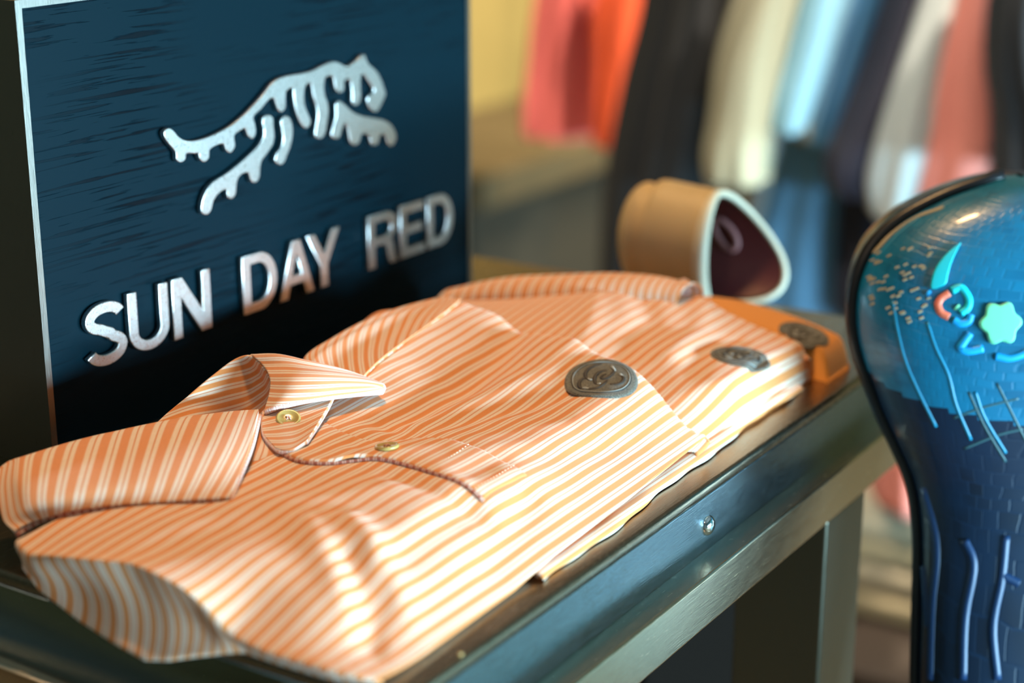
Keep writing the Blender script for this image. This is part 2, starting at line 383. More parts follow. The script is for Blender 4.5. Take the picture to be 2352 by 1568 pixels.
for tp, lb in ((T_main, 'steel tiger back, head and tail with hanging stripes'), (T_hind, 'steel tiger hind leg'), (T_belly, 'steel tiger belly stripe'), (T_front, 'steel tiger foreleg')):
    q = []
    for x, y in closed_smooth(tp, 3):
        p = PY(300+x/2.936, 80+y/2.936, LY); q.append((p[0], p[2]))
    plate('tiger_emblem', [q], TM, .0028, M_steel, sign, .00035)['label'] = lb

# ------------------------------------------------------------------ shirt cloth heights
def interp(xs, ys, x): return float(np.interp(x, xs, ys))
def sinterp(xs, ys, x):
    """smooth interpolation (monotone-ish cosine blend of linear)"""
    return float(np.interp(x-.004, xs, ys)*.25+np.interp(x, xs, ys)*.5+np.interp(x+.004, xs, ys)*.25)
def rbf(pts, eps=.06):
    A = np.array(pts, float); X = A[:, :2]; d = np.sqrt(((X[:, None]-X[None])**2).sum(-1))
    n = len(A); K = np.zeros((n+3, n+3)); K[:n, :n] = np.where(d > 0, d*d*np.log(d+1e-12), 0)+np.eye(n)*1e-5
    K[:n, n] = 1; K[:n, n+1:] = X; K[n, :n] = 1; K[n+1:, :n] = X.T
    wv = np.linalg.solve(K, np.concatenate([A[:, 2], [0, 0, 0]]))
    def f(x, y):
        r = np.sqrt((X[:, 0]-x)**2+(X[:, 1]-y)**2); return float((wv[:n]*np.where(r > 0, r*r*np.log(r+1e-12), 0)).sum()+wv[n]+wv[n+1]*x+wv[n+2]*y)
    return f
def smooth01(q): q = min(max(q, 0), 1); return q*q*(3-2*q)
def ridge(x, y, pts, amp, w0):
    """gaussian ridge along polyline pts"""
    best = 9
    for (ax, ay), (bx, by) in zip(pts, pts[1:]):
        dx, dy = bx-ax, by-ay; t = ((x-ax)*dx+(y-ay)*dy)/(dx*dx+dy*dy); tt = min(max(t, 0), 1)
        d = math.hypot(x-ax-dx*tt, y-ay-dy*tt); best = min(best, d)
    return amp*math.exp(-(best/w0)**2)
# striped shirt in front
ZP = rbf([(0, .03, .011), (0, .06, .016), (0, .08, .022), (0, .13, .026), (0, .17, .022), (.05, .03, .0215), (.05, .07, .0275), (.05, .12, .0285), (.05, .16, .027),
          (.10, .03, .025), (.11, .05, .0285), (.11, .10, .0295), (.11, .14, .0315), (.16, .03, .0255), (.16, .05, .0290), (.17, .11, .0295), (.17, .15, .036),
          (.21, .03, .027), (.22, .045, .0295), (.22, .07, .0300), (.22, .11, .0318), (.22, .14, .0355), (.22, .16, .0410), (.27, .02, .0300), (.27, .045, .0372), (.275, .07, .0400), (.28, .11, .0418), (.28, .14, .0435), (.28, .16, .046)])
YF = lambda x: interp([0, .03, .10, .18, .26, .30], [.0066, .0065, .008, .009, .0115, .013], x)
ZE = lambda x: interp([0, .09, .12, .18, .26, .30], [.002, .002, .005, .007, .0105, .011], x)
YB = lambda x: sinterp([-.02, .03, .06, .09, .115, .15, .18, .225, .28, .30], [.180, .166, .156, .149, .145, .147, .150, .158, .163, .166], x)
XRP = sorted([(float(p[1]), float(p[0])) for p in (P(1600, 905, .0315), P(1545, 870, .0360), P(1480, 840, .0390), P(1300, 770, .0415), P(1150, 715, .0440), P(1048, 690, .046))])
XR = lambda y: sinterp([0, .008, .014]+[p[0] for p in XRP]+[.19], [.258, .262, .266]+[p[1] for p in XRP]+[.286], y)
LYs = [.004, .012, .025, .05, .066, .074, .086, .10, .113, .127, .145, .165, .180]
XL = lambda y: sinterp(LYs, [.004, -.002, -.006, -.007, -.006, -.007, -.009, -.0095, -.0085, -.0115, -.0125, -.0105, -.004], y)
ZL = lambda y: sinterp(LYs, [.003, .006, .0075, .0075, .009, .015, .0225, .0255, .026, .0245, .022, .0175, .0195], y)
EXs = [.006, .000, -.003, -.004, -.005, -.008, -.0125, -.017, -.0194, -.0185, -.0150, -.0112, -.0085]
EYs = [.006, .012, .025, .048, .062, .069, .078, .088, .098, .112, .134, .160, .174]
EZs = [.001, .001, .001, .001, .002, .001, -.0005, -.003, -.0045, -.003, -.001, .004, .012]
def pl_(z, *px): return [tuple(float(c) for c in P(a, b, z)[:2]) for a, b in px]
FOLDS = [(pl_(.038, (1230, 712), (1165, 790), (1040, 865), (900, 925)), -.0056, .0105),
         (pl_(.036, (1330, 800), (1230, 850), (1090, 890), (960, 935)), .0025, .0090),
         (pl_(.033, (1300, 890), (1147, 925), (980, 962), (828, 1006)), -.0023, .0075),
         (pl_(.032, (1330, 950), (1170, 975), (1000, 1010), (880, 1040)), .0009, .0075),
         (pl_(.031, (1467, 957), (1300, 1003), (1170, 1034), (1080, 1078)), -.0018, .0075),
         (pl_(.030, (1180, 1075), (1140, 1130), (1060, 1200), (960, 1250)), .0009, .0075),
         (pl_(.026, (1080, 1150), (1000, 1200), (900, 1262), (850, 1360)), -.0020, .0070),
         (pl_(.012, (1215, 1180), (1180, 1240), (1130, 1300)), -.0022, .0070),
         (pl_(.028, (500, 1210), (360, 1250), (250, 1290)), -.0010, .0080),
         (pl_(.028, (880, 1120), (700, 1150), (540, 1170)), .0010, .0090),
         (pl_(.030, (1110, 1140), (1000, 1120), (900, 1090)), -.0012, .0050)]
def H1(x, y, wr=1.0):
    yf = YF(x); d = max(y-yf, 0); q = d/(.035-.06*max(0, x-.20)); s = q-.5*max(0, q-.72)**2/.56 if q < 1.28 else 1.0
    s = min(s, 1)
    z = ZE(x)+(ZP(x, y)-ZE(x))*s
    g = smooth01(d/.03)
    # soft folds
    z += g*ridge(x, y, [(.052, .078), (.040, .062), (.022, .030)], .0022, .0075)
    z -= g*ridge(x, y, [(.044, .052), (.030, .036), (.014, .018)], .0034, .0058)
    z += g*ridge(x, y, [(.062, .066), (.050, .040), (.036, .016)], .0030, .0065)
    for pts, amp, w0 in FOLDS: z += g*ridge(x, y, pts, amp, w0)
    z += g*wr*.0005*math.sin(x*150+y*60)*math.sin(y*90-x*35+1.3)
    # left crest
    xl = XL(y); k = (x-xl)/.032
    if k < 1: k = max(k, 0); k2 = 1-(1-k)**2.2; z = ZL(y)*(1-k2)+z*k2
    # right edge: gentle roll
    k = (XR(y)-x)/.006
    if k < 1: z -= .0022*(1-math.sqrt(max(0, 1-(1-max(k, 0))**2)))
    return z
def body1(s, t):
    # s: -.18..1.08 across, t: front..back
    NS = .14
    s = s*(1+NS+.06)-NS
    tt = t*1.04-.04
    t0 = max(tt, 0)
    sm = min(max(s, 0), 1)
    # iterate for x,y
    y = .01+t0*.15; x = 0
    for _ in range(6):
        x = XL(y)+(XR(y)-XL(y))*sm; y = YF(x)+(YB(x)-YF(x))*t0
    z = H1(x, y); U = x; Vv = y+.35*(z-.02)
    if tt < 0:
        f = -tt/.04; z -= .0012*f; y += .006*f; Vv -= .006*f
    if s < 0:
        f = -s/NS
        ex, ey, ez = interp(LYs, EXs, y), interp(LYs, EYs, y), interp(LYs, EZs, y)
        c = np.array((x, y, z)); e = np.array((ex, ey, ez)); dz = max(z-ez, 0)
        cave = smooth01((dz-.012)/.012)
        m1 = c+np.array((-.0035, 0, -.3*dz))+cave*np.array((.004, -.003, -.001)); m2 = (c+e)/2+np.array((.002, 0, -.1*dz))+cave*np.array((.008, .0, .0))
        p = (1-f)**3*c+3*f*(1-f)**2*m1+3*f*f*(1-f)*m2+f**3*e
        return (*p, U-f*.03, Vv)
    if s > 1:
        f = (s-1)/.06; a = f*math.pi*.9
        x2 = x+.0012*math.sin(a)-.012*max(0, f-.5)*2; z2 = z-.0028*(1-math.cos(a))/2*1.6
        return (x2, y, z2, U+f*.008, Vv)
    return (x, y, z, U, Vv)
shirt1 = thing('folded_polo_shirt', 'orange and white striped polo shirt with open collar, folded in front of the sign', 'polo shirt', (.13, .09, 0), 'folded polo shirts on the table')
surf('shirt_body', body1, 230, 170, M_strip, shirt1, .0008, off=-1)

# yoke / shoulder behind the front panel
yk = []
SE = [(.160, .145), (.180, .150), (.202, .1545), (.225, .158), (.252, .1605), (.279, .1635), (.288, .168)]
SI = [(.170, .172), (.186, .1800), (.205, .1815), (.230, .1820), (.254, .1800), (.279, .1735), (.2895, .170)]
r0 = [(x, y, H1(x, y)+.0003) for x, y in SE]
r2 = [(x, y+.002, z) for (x, y), z in zip(SI, (.0375, .0405, .0425, .0445, .0455, .0462, .0455))]
r1 = [((a[0]+b[0])/2, (a[1]+b[1])/2, (a[2]+b[2])/2+d) for a, b, d in zip(r0, r2, (-.001, -.0015, -.002, -.002, -.0015, -.0005, 0))]
r3 = [(x+.002, y+.008, z-.004) for x, y, z in r2]
r4 = [(x+.003, y+.014, .006) for x, y, z in r2]
yoke = gridsurf('yoke', [r0, r1, r2, r3, r4], M_strip, shirt1, 110, 60, thick=.0008, off=-1,
    uvf=lambda s, t, p: (t*.05, .092*(s-.62*t)))
tube('shoulder_seam', [(x, y+.0004, z+.0003) for x, y, z in r0], .0005, plain('salmon_seam', (.82, .38, .18), .8), yoke, 8, 60)
# back sleeve piece peeking behind the yoke
gridsurf('sleeve', [[P(712, 828, .034), P(760, 790, .036), P(820, 750, .038), P(872, 716, .040), P(945, 712, .040)],
                    [P(740, 838, .034), P(800, 790, .036), P(850, 762, .037), P(900, 736, .038), P(960, 726, .039)],
                    [V(P(740, 838, .034))+V((.0, -.006, -.012)), V(P(800, 790, .036))+V((0, -.006, -.012)), V(P(850, 762, .037))+V((0, -.006, -.012)), V(P(900, 736, .038))+V((0, -.004, -.012)), V(P(960, 726, .039))+V((0, -.004, -.012))]],
        M_strip, shirt1, 40, 20, (0, .06), (0, .004), thick=.0008)
# ---------------- placket
def on1(x, y, dz=0): return (x, y, H1(x, y)+dz)
slit = [P(a, b, c)[:2] for a, b, c in ((643, 1030, .0325), (690, 1058, .031), (750, 1064, .0305), (810, 1053, .031), (860, 1052, .031), (930, 1068, .030), (1010, 1095, .029), (1112, 1136, .0265))]
def place(s, t):
    a = cr(slit, t); wd = .036*(1-.1*t)
    x = a[0]+s*wd*.98; y = a[1]+s*.005*(1-t)
    lip = math.exp(-((t-.42)/.10)**2)*.0016*math.exp(-s*6)
    edge = min(1, s/.03)
    z = H1(x, y)+(.0004+.0013*math.sqrt(max(0, 1-(1-edge)**2)))*(1-s**4)*(1-.4*t)+lip
    return (x, y, z, x, y+.35*(z-.02))
plk = surf('placket', place, 50, 120, M_strip, shirt1, .0006, off=-1)
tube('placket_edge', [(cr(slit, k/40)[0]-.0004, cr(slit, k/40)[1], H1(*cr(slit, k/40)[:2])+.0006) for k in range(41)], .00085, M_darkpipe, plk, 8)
# box stitch at the placket foot
def stitches(name, a, b, parent, r=.00022, n=None):
    a, b = V(a), V(b); L = (b-a).length; n = n or int(L/.0022); bm = bmesh.new()
    for k in range(n):
        p = a+(b-a)*((k+.15)/n); q = a+(b-a)*((k+.8)/n)
        mm = (q-p).to_track_quat('Z', 'Y').to_matrix().to_4x4(); mm.translation = V(on1((p.x+q.x)/2, (p.y+q.y)/2, .0016))
        bmesh.ops.create_uvsphere(bm, u_segments=6, v_segments=4, radius=1, matrix=mm @ Matrix.Diagonal((r, r, (q-p).length/2, 1)))
    return link(name, bm, M_thread, parent)
M_thread = plain('cream_thread', (.85, .62, .45), .8)
e1 = cr(slit, .97); e2 = cr(slit, .82)
stitches('stitching', (e1[0], e1[1], .03), (e1[0]+.032, e1[1]+.001, .03), plk)
stitches('stitching', (e2[0], e2[1], .03), (e2[0]+.032, e2[1]+.002, .03), plk)
# ---------------- buttons
M_btn = NT('horn_button'); M_btn.set(Base_Color=(.50, .33, .10), Roughness=.22, Subsurface_Weight=.15); M_btn.b.inputs['Coat Weight'].default_value = .5; M_btn = M_btn.m
def button(c, nrm, parent, R=.0053):
    b = lathe('button', [(0, .0), (R*.9, 0), (R, .0004), (R, .0011), (R*.93, .0015), (R*.80, .0014), (R*.70, .0010), (R*.3, .0009), (0, .0009)], M_btn, parent, c, nrm, 40)
    b['label'] = 'golden horn button'
    q = V(nrm).to_track_quat('Z', 'Y'); bm = bmesh.new()
    for k in range(4):
        a = math.pi/4+k*math.pi/2
        for j in range(10):
            t_ = j/9; p = V(c)+q @ V((R*.24*math.cos(a)*(1-.8*t_), R*.24*math.sin(a)*(1-.8*t_), .0010+.0005*math.sin(t_*math.pi)))
            bmesh.ops.create_uvsphere(bm, u_segments=6, v_segments=4, radius=.00035, matrix=Matrix.Translation(p))
    link('button_thread', bm, plain('salmon_thread', (.75, .38, .28), .8), b)
    return b
def nrm1(x, y, e=.003):
    return V((-(H1(x+e, y)-H1(x-e, y))/(2*e), -(H1(x, y+e)-H1(x, y-e))/(2*e), 1)).normalized()
bp = P(889, 1028, .0325); button(on1(bp[0], bp[1], .0017), nrm1(bp[0], bp[1]), shirt1, .0052)
# ---------------- collar
col = link('collar', bmesh.new(), None, shirt1)
bpy.data.objects.remove(col)
def roll(pxs): return [P(*a) for a in pxs]
top = roll([(0, 1097, .029), (28, 1075, .031), (60, 1064, .0325), (150, 1036, .034), (250, 1010, .035), (340, 990, .036), (440, 972, .0365), (530, 961, .0365), (594, 957, .036)])
mid = roll([(2, 1150, .025), (30, 1120, .029), (66, 1110, .0315), (150, 1084, .0335), (248, 1062, .0345), (336, 1048, .0355), (428, 1035, .036), (512, 1030, .0355), (575, 1030, .034)])
mi2 = roll([(16, 1200, .020), (44, 1180, .0235), (78, 1160, .027), (152, 1140, .0295), (246, 1122, .031), (332, 1110, .032), (416, 1100, .0325), (490, 1097, .032), (548, 1100, .0305)])
bot = roll([(36, 1228, .0180), (66, 1207, .0200), (100, 1190, .022), (160, 1176, .0245), (245, 1167, .0255), (330, 1162, .0262), (405, 1158, .0268), (470, 1155, .0275), (529, 1152, .0280)])
inn = [tuple(V(p)+V((.003, .0035, -.010))) for p in top]
leafL = gridsurf('collar_leaf', [inn, [tuple(V(p)+V((.0012, .0026, -.001))) for p in top], top, mid, mi2, bot], M_strip_fine, shirt1, 150, 70, thick=.0022, off=-1,
     uvf=lambda s, t, p: (t*.05, s*.112+.012*t))
leafL['label'] = 'left collar leaf folded down'
def sample(ps, n): return [V(cr(ps, k/n)) for k in range(n+1)]
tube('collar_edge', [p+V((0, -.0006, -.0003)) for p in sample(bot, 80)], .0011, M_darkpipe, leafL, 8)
tube('collar_edge', [p+V((.0006, -.0002, .0003)) for p in sample([top[-1], mid[-1], mi2[-1], bot[-1]], 30)], .0011, M_piping, leafL, 8)
# back of the collar: inner face, seen through the neck opening
ib0 = roll([(300, 1008, .028), (345, 985, .030), (385, 950, .034), (440, 902, .041), (500, 853, .0475), (545, 822, .051), (578, 818, .052), (606, 842, .049), (624, 880, .044), (614, 940, .037)])
ib1 = roll([(345, 1040, .026), (380, 1012, .026), (430, 985, .029), (482, 940, .033), (530, 905, .037), (568, 872, .041), (592, 866, .042), (612, 890, .039), (622, 925, .036), (618, 960, .033)])
ib2 = roll([(420, 1060, .022), (450, 1030, .022), (490, 1000, .022), (530, 985, .022), (560, 978, .022), (580, 975, .023), (596, 975, .024), (606, 980, .025), (612, 990, .027), (616, 1000, .029)])
gridsurf('collar_band', [ib0, ib1, ib2], M_strip, shirt1, 90, 40, thick=.0016, uvf=lambda s, t, p: (p[0], p[1]*.9+p[2]*1.1+.25*p[0]))['label'] = 'inside of the back collar band'
gridsurf('inner_yoke', [roll([(400, 1020, .024), (470, 980, .024), (540, 955, .026), (610, 930, .03)]), roll([(430, 1060, .020), (510, 1010, .020), (570, 990, .021), (625, 985, .026)])], M_strip, shirt1, 20, 10,
     thick=.0008, uvf=lambda s, t, p: (p[0], p[1]))
# right leaf
rl0 = roll([(609, 946, .0380), (640, 934, .0402), (700, 920, .0412), (760, 911, .0406), (820, 904, .0390), (878, 899, .0370)])
rl1 = roll([(621, 905, .0425), (660, 900, .0450), (720, 893, .0455), (780, 888, .0440), (835, 889, .0410), (881, 891, .0377)])
rl2 = roll([(622, 872, .0465), (668, 868, .0490), (725, 866, .0488), (780, 868, .0465), (830, 874, .0430), (876, 884, .0392)])
rl3 = roll([(606, 842, .0490), (660, 840, .0505), (716, 846, .0495), (765, 853, .0470), (810, 862, .0430), (850, 874, .0388)])
rl4 = roll([(578, 818, .0520), (636, 817, .0530), (695, 830, .0510), (745, 842, .0480), (785, 853, .0440), (825, 866, .0400)])
rl5 = [tuple(V(p)+V(o)) for p, o in zip(rl4, ((.001, .004, -.004), (.000, .012, -.006), (.004, .018, -.008), (.008, .018, -.010), (.008, .014, -.010), (.006, .010, -.008)))]
leafR = gridsurf('collar_leaf', [rl0, rl1, rl2, rl3, rl4, rl5], M_strip_leaf, shirt1, 70, 90, thick=.0020, off=0,
     uvf=lambda s, t, p: (s*.06, t*.042+.006*math.sin(s*3.0)*(1-t)*.6))
leafR['label'] = 'right collar leaf standing up in a curl'
tube('collar_edge', [p+V((0, 0, -.0002)) for p in sample(rl0, 60)], .0013, M_piping, leafR, 8)
tube('collar_edge', [p for p in sample([rl0[-1], rl1[-1], rl2[-1], rl3[-1], rl4[-1]], 40)], .0011, M_piping, leafR, 8)
# collar stand tab with button
st = [roll([(606, 948, .036), (640, 938, .0365), (700, 925, .0375), (770, 908, .0375)]),
      roll([(603, 975, .0345), (645, 968, .0350), (695, 962, .0350), (752, 945, .0355)]),
      roll([(608, 1005, .0335), (648, 1008, .0335), (685, 1006, .0335), (728, 985, .0345)]),
      roll([(636, 1036, .0318), (655, 1040, .0318), (676, 1038, .0320), (705, 1020, .0330)])]
stand = gridsurf('collar_stand', st, M_strip_leaf, shirt1, 50, 50, thick=.0016, off=-1, uvf=lambda s, t, p: (s*.035, t*.030+.004*s))
tube('collar_edge', [p+V((0, 0, .0003)) for p in sample([st[0][0], st[1][0], st[2][0], st[3][0], st[3][1], st[3][2]], 50)], .0009, M_piping, stand, 8)
tube('collar_edge', [p+V((0, 0, .0002)) for p in sample([st[0][3], st[1][3], st[2][3], st[3][3]], 30)], .0005, M_piping, stand, 8)
c0 = V(P(662, 968, .0352)); nb = V((-.30, -.32, 1)).normalized(); button(tuple(c0+nb*.0012), nb, stand, .0054)
# lower stand end on the other side
sl = [roll([(596, 960, .0345), (604, 975, .0335), (606, 1000, .0325)]), roll([(585, 985, .0325), (600, 1005, .032), (622, 1030, .0310)]), roll([(566, 1030, .0305), (590, 1045, .0300), (645, 1040, .0298)]), roll([(548, 1070, .0290), (590, 1062, .0288), (650, 1050, .0290)])]
gridsurf('collar_stand', sl, M_strip_fine, shirt1, 30, 30, thick=.001, off=-1, uvf=lambda s, t, p: (t*.02, s*.016+.004*t))

tube('hang_loop', [P(318, 999, .036), P(335, 991, .0372), P(352, 990, .0372), P(366, 996, .036)], .0006, plain('black_cord', (.01, .01, .01), .5), shirt1, 8, 20)['label'] = 'small black cord loop'
# ---------------- embroidered patch
M_emb = NT('charcoal_embroidery'); tcx = M_emb.n('ShaderNodeTexCoord'); wn = M_emb.n('ShaderNodeTexNoise'); wn.inputs['Scale'].default_value = 1800; wn.inputs['Detail'].default_value = 1
mpp = M_emb.n('ShaderNodeMapping'); mpp.inputs['Scale'].default_value = (1, 2.2, 1); mpp.inputs['Rotation'].default_value = (0, 0, .9); M_emb.l(tcx.outputs['Object'], mpp.inputs[0]); M_emb.l(mpp.outputs[0], wn.inputs['Vector'])
M_emb.set(Base_Color=M_emb.ramp(wn.outputs[0], [(.38, (.025, .025, .022)), (.62, (.20, .185, .14))]), Roughness=.55, Sheen_Weight=.3); M_emb.bump(wn.outputs[0], .6, .0004); M_emb = M_emb.m
M_embd = plain('dark_embroidery', (.035, .026, .02), .6)
M_embl = plain('silver_embroidery', (.42, .44, .42), .45)
def patch(px, py, z, R, hfun, parent, detail=True, rx=None):
    c = P(px, py, z); cx_, cy_ = c[0], c[1]
    for _ in range(60):
        c = P(px, py, hfun(cx_, cy_)); cx_ += .3*(c[0]-cx_); cy_ += .3*(c[1]-cy_)
    c = P(px, py, hfun(cx_, cy_))
    def at(a, b, dz): x = cx_+a; y = cy_+b; return (x, y, max(hfun(x, y), c[2]-.0035)+dz)
    def disc(s, t):
        r = s*R; a = 2*math.pi*t; dz = .0011 if s < .93 else .0011*math.sqrt(max(0, 1-((s-.93)/.07)**2))
        if .755 < s < .79: dz -= .00025
        return (*at(r*math.cos(a), r*math.sin(a), dz), r, a)
    pt = surf('embroidered_patch', disc, 44, 90, M_emb, parent); pt['label'] = 'round charcoal embroidered patch'
    tube('patch_ring', [at(R*.775*math.cos(k*math.pi/40), R*.775*math.sin(k*math.pi/40), .0012) for k in range(80)], .00022, M_embl, pt, 6, closed=True)
    tube('patch_ring', [at(R*.81*math.cos(k*math.pi/40), R*.81*math.sin(k*math.pi/40), .00115) for k in range(80)], .00025, M_embd, pt, 6, closed=True)
    if not detail: pass
    # three interlocking hooks (traced strokes in patch coordinates)
    for hk in HOOKS:
        q = []
        for x, y in hk:
            u_, v_ = (x-1420)/642*R, -(y-725)/400*R
            q.append((u_*RT[0]+v_*math.cos(YAW), u_*RT[1]+v_*math.sin(YAW)))
        k = 24; ps = [cr(q, j/k) for j in range(k+1)]
        h = tube('knot_stitch', [at(p[0], p[1], .0005) for p in ps], lambda f: .00115*R/.0165*(.7+.3*math.sin(math.pi*f)), M_embd, pt, 8); h['label'] = 'dark hook of the stitched knot'
        tube('knot_stitch', [at(p[0], p[1]-.0003, .0010) for p in ps[:7]], lambda f: .0008*R/.0165*(1-.6*f), M_embl, pt, 6)['label'] = 'silver end of a stitched hook'
    return pt
HOOKS = [[(1240, 760), (1165, 700), (1150, 620), (1210, 540), (1330, 480), (1440, 455)],
         [(1610, 530), (1655, 610), (1600, 680), (1520, 735), (1430, 740), (1440, 690), (1510, 660)],
         [(1390, 850), (1320, 830), (1300, 740), (1350, 650), (1440, 600), (1530, 590)],
         [(1130, 900), (1050, 860), (1030, 780), (1080, 720), (1150, 690)],
         [(1130, 900), (1230, 935), (1350, 920), (1450, 850), (1520, 780)],
         [(1740, 680), (1800, 740), (1775, 820), (1690, 865), (1560, 870)]]
pc = P(1381, 872, .034)
PC = pc
for _ in range(60): PC = PC+.3*(P(1381, 872, H1(PC[0], PC[1]))-PC)
PR = .0165; PZ0 = float(PC[2])
patch(1381, 872, .034, .0172, H1, shirt1)

# ------------------------------------------------------------------ second striped shirt
shirt2 = thing('folded_polo_shirt', 'orange and white striped polo shirt half under the front one, its dark patch facing up', 'polo shirt', (.25, .10, 0), 'folded polo shirts on the table')
ZP2 = rbf([(.11, .03, .006), (.11, .09, .008), (.11, .15, .008), (.18, .03, .010), (.18, .10, .012), (.18, .16, .012), (.25, .03, .014), (.25, .10, .018), (.25, .17, .018),
           (.30, .03, .0255), (.31, .06, .0285), (.31, .10, .033), (.31, .15, .030), (.31, .20, .026), (.35, .025, .0245), (.355, .06, .0290), (.36, .10, .040), (.36, .15, .036), (.355, .20, .028), (.385, .022, .0210), (.387, .06, .031), (.388, .10, .040), (.385, .15, .034), (.37, .20, .027)])
YF2 = lambda x: interp([.10, .17, .25, .33, .40], [.0062, .0085, .0125, .014, .0155], x)
def H2(x, y):
    d = max(y-YF2(x), 0); wd = .026-.017*smooth01((x-.27)/.04); q = min(d/wd, 1); s = 1-(1-q)**2.2; z = .001+(ZP2(x, y)-.001)*s
    g = smooth01(d/.02)*smooth01((x-.27)/.03)
    z += g*ridge(x, y, [(.385, .075), (.35, .060), (.31, .058)], .0022, .0075)
    z -= g*ridge(x, y, [(.375, .110), (.34, .085), (.30, .078)], .0026, .0080)
    z -= g*ridge(x, y, [(.36, .045), (.33, .048), (.30, .040)], .0012, .006)
    z += g*ridge(x, y, [(.35, .125), (.32, .11), (.29, .10)], .0020, .0085)
    if x < XR(y)+.004: z = min(z, H1(min(x, XR(y)-.002), y)-.0038)
    k = (XR2(y)-x)/.006
    if k < 1: z -= .0025*(1-math.sqrt(max(0, 1-(1-max(k, 0))**2)))
    return z
XR2 = lambda y: sinterp([0, .012, .02, .05, .085, .14, .21], [.386, .3905, .393, .389, .388, .386, .368], y)
def body2(s, t):
    s = s*1.07; tt = t*1.05-.05; t0 = max(tt, 0); sm = min(s, 1)
    y = .1
    for _ in range(5):
        x = .108+(XR2(y)-.108)*sm; y = YF2(x)+(.205-YF2(x))*t0
    z = H2(x, y); U = x; Vv = y+.35*z
    if tt < 0: f = -tt/.05; z = max(z-.001*f, .0004); y += .006*f
    if s > 1:
        f = (s-1)/.07; z = z+(max(.013, z-.012)-z)*math.sin(f*math.pi/2); x += .0015*math.sin(f*math.pi)-.004*f
    return (x, y, z, U, Vv)
surf('shirt_body', body2, 150, 120, M_strip, shirt2, .0008, off=-1)
# lower layer of the second shirt showing along the table edge
def hem2(s, t):
    x = .106+.268*s; y0 = YF2(x); z0 = .0012+.004*smooth01((s-.45)/.5)*(1-smooth01((s-.9)/.1))
    y = y0-.0025+t*.02; z = z0*.3+.0006+.0042*math.sqrt(max(0, 1-(1-min(t*3, 1))**2))*(.6+.6*s*(1-smooth01((s-.85)/.15)))
    y += .0010*math.sin(s*17+1)+.0005*math.sin(s*53)
    return (x, y, z, x, y*1.0+z)
surf('hem', hem2, 120, 14, M_strip, shirt2, .0008, off=-1)
# rolled sleeve along its far side
sv = [[(.352, .214), .030], [(.362, .185), .036], [(.370, .155), .039], [(.377, .125), .043], [(.3815, .100), .0455], [(.3845, .080), .0455]]
def sl2(s, t):
    c = cr([(*a, b) for a, b in sv], s); a = math.pi*(1.15-1.3*t); r = .0055+.003*math.sin(math.pi*min(1, s*1.1))
    return (c[0]+r*1.6*math.cos(a)-.008*(1-t), c[1]+.004*(1-t), c[2]-.0065+r*1.15*math.sin(a), t*.03, s*.15+.010*t)
slv = surf('sleeve', sl2, 90, 30, M_strip, shirt2, .0012)
gridsurf('sleeve_cuff', [[P(1570, 640, .0455), P(1584, 648, .045), P(1584, 672, .041)], [P(1560, 645, .045), P(1570, 660, .043), P(1565, 678, .039)]], M_piping, slv, 12, 8, thick=.001)
patch(1701, 819, .030, .0152, H2, shirt2)

# ------------------------------------------------------------------ plain orange shirt below
shirt3 = thing('folded_polo_shirt', 'plain orange polo shirt lying lowest, only its right edge and patch showing', 'polo shirt', (.34, .10, 0), 'folded polo shirts on the table')
XR3 = lambda y: sinterp([0, .012, .03, .075, .13, .20], [.421, .4245, .4265, .423, .414, .395], y)
YF3 = lambda x: .0065 if x > .39 else .0065+(.39-x)*.12
ZP3 = rbf([(.2, .03, .003), (.2, .18, .003), (.30, .03, .010), (.30, .15, .012), (.38, .03, .020), (.38, .08, .027), (.39, .15, .022), (.42, .01, .017), (.42, .03, .0215), (.425, .075, .029), (.42, .15, .022)])
def H3(x, y):
    d = max(y-YF3(x), 0); q = min(d/.009, 1); s = 1-(1-q)**2.5; z = .001+(ZP3(x, y)-.001)*s
    if x < XR2(y)+.004: z = min(z, H2(min(x, XR2(y)-.002), y)-.0045)
    k = (XR3(y)-x)/.008
    if k < 1: z -= .0018*(1-math.sqrt(max(0, 1-(1-max(k, 0))**2)))
    return z
def body3(s, t):
    s = s*1.08; sm = min(s, 1); tt = max(t*1.05-.05, 0); y = .1
    for _ in range(5):
        x = .20+(XR3(y)-.20)*sm; y = YF3(x)+(.20-YF3(x))*tt
    z = H3(x, y)
    if s > 1: f = (s-1)/.08; z = z+(.001-z)*math.sin(f*math.pi/2); x -= .003*f
    return (x, y, z, x, y)
surf('shirt_body', body3, 90, 80, M_plain_or, shirt3, .0008, off=-1)
patch(1846, 768, .02, .0135, H3, shirt3, False)
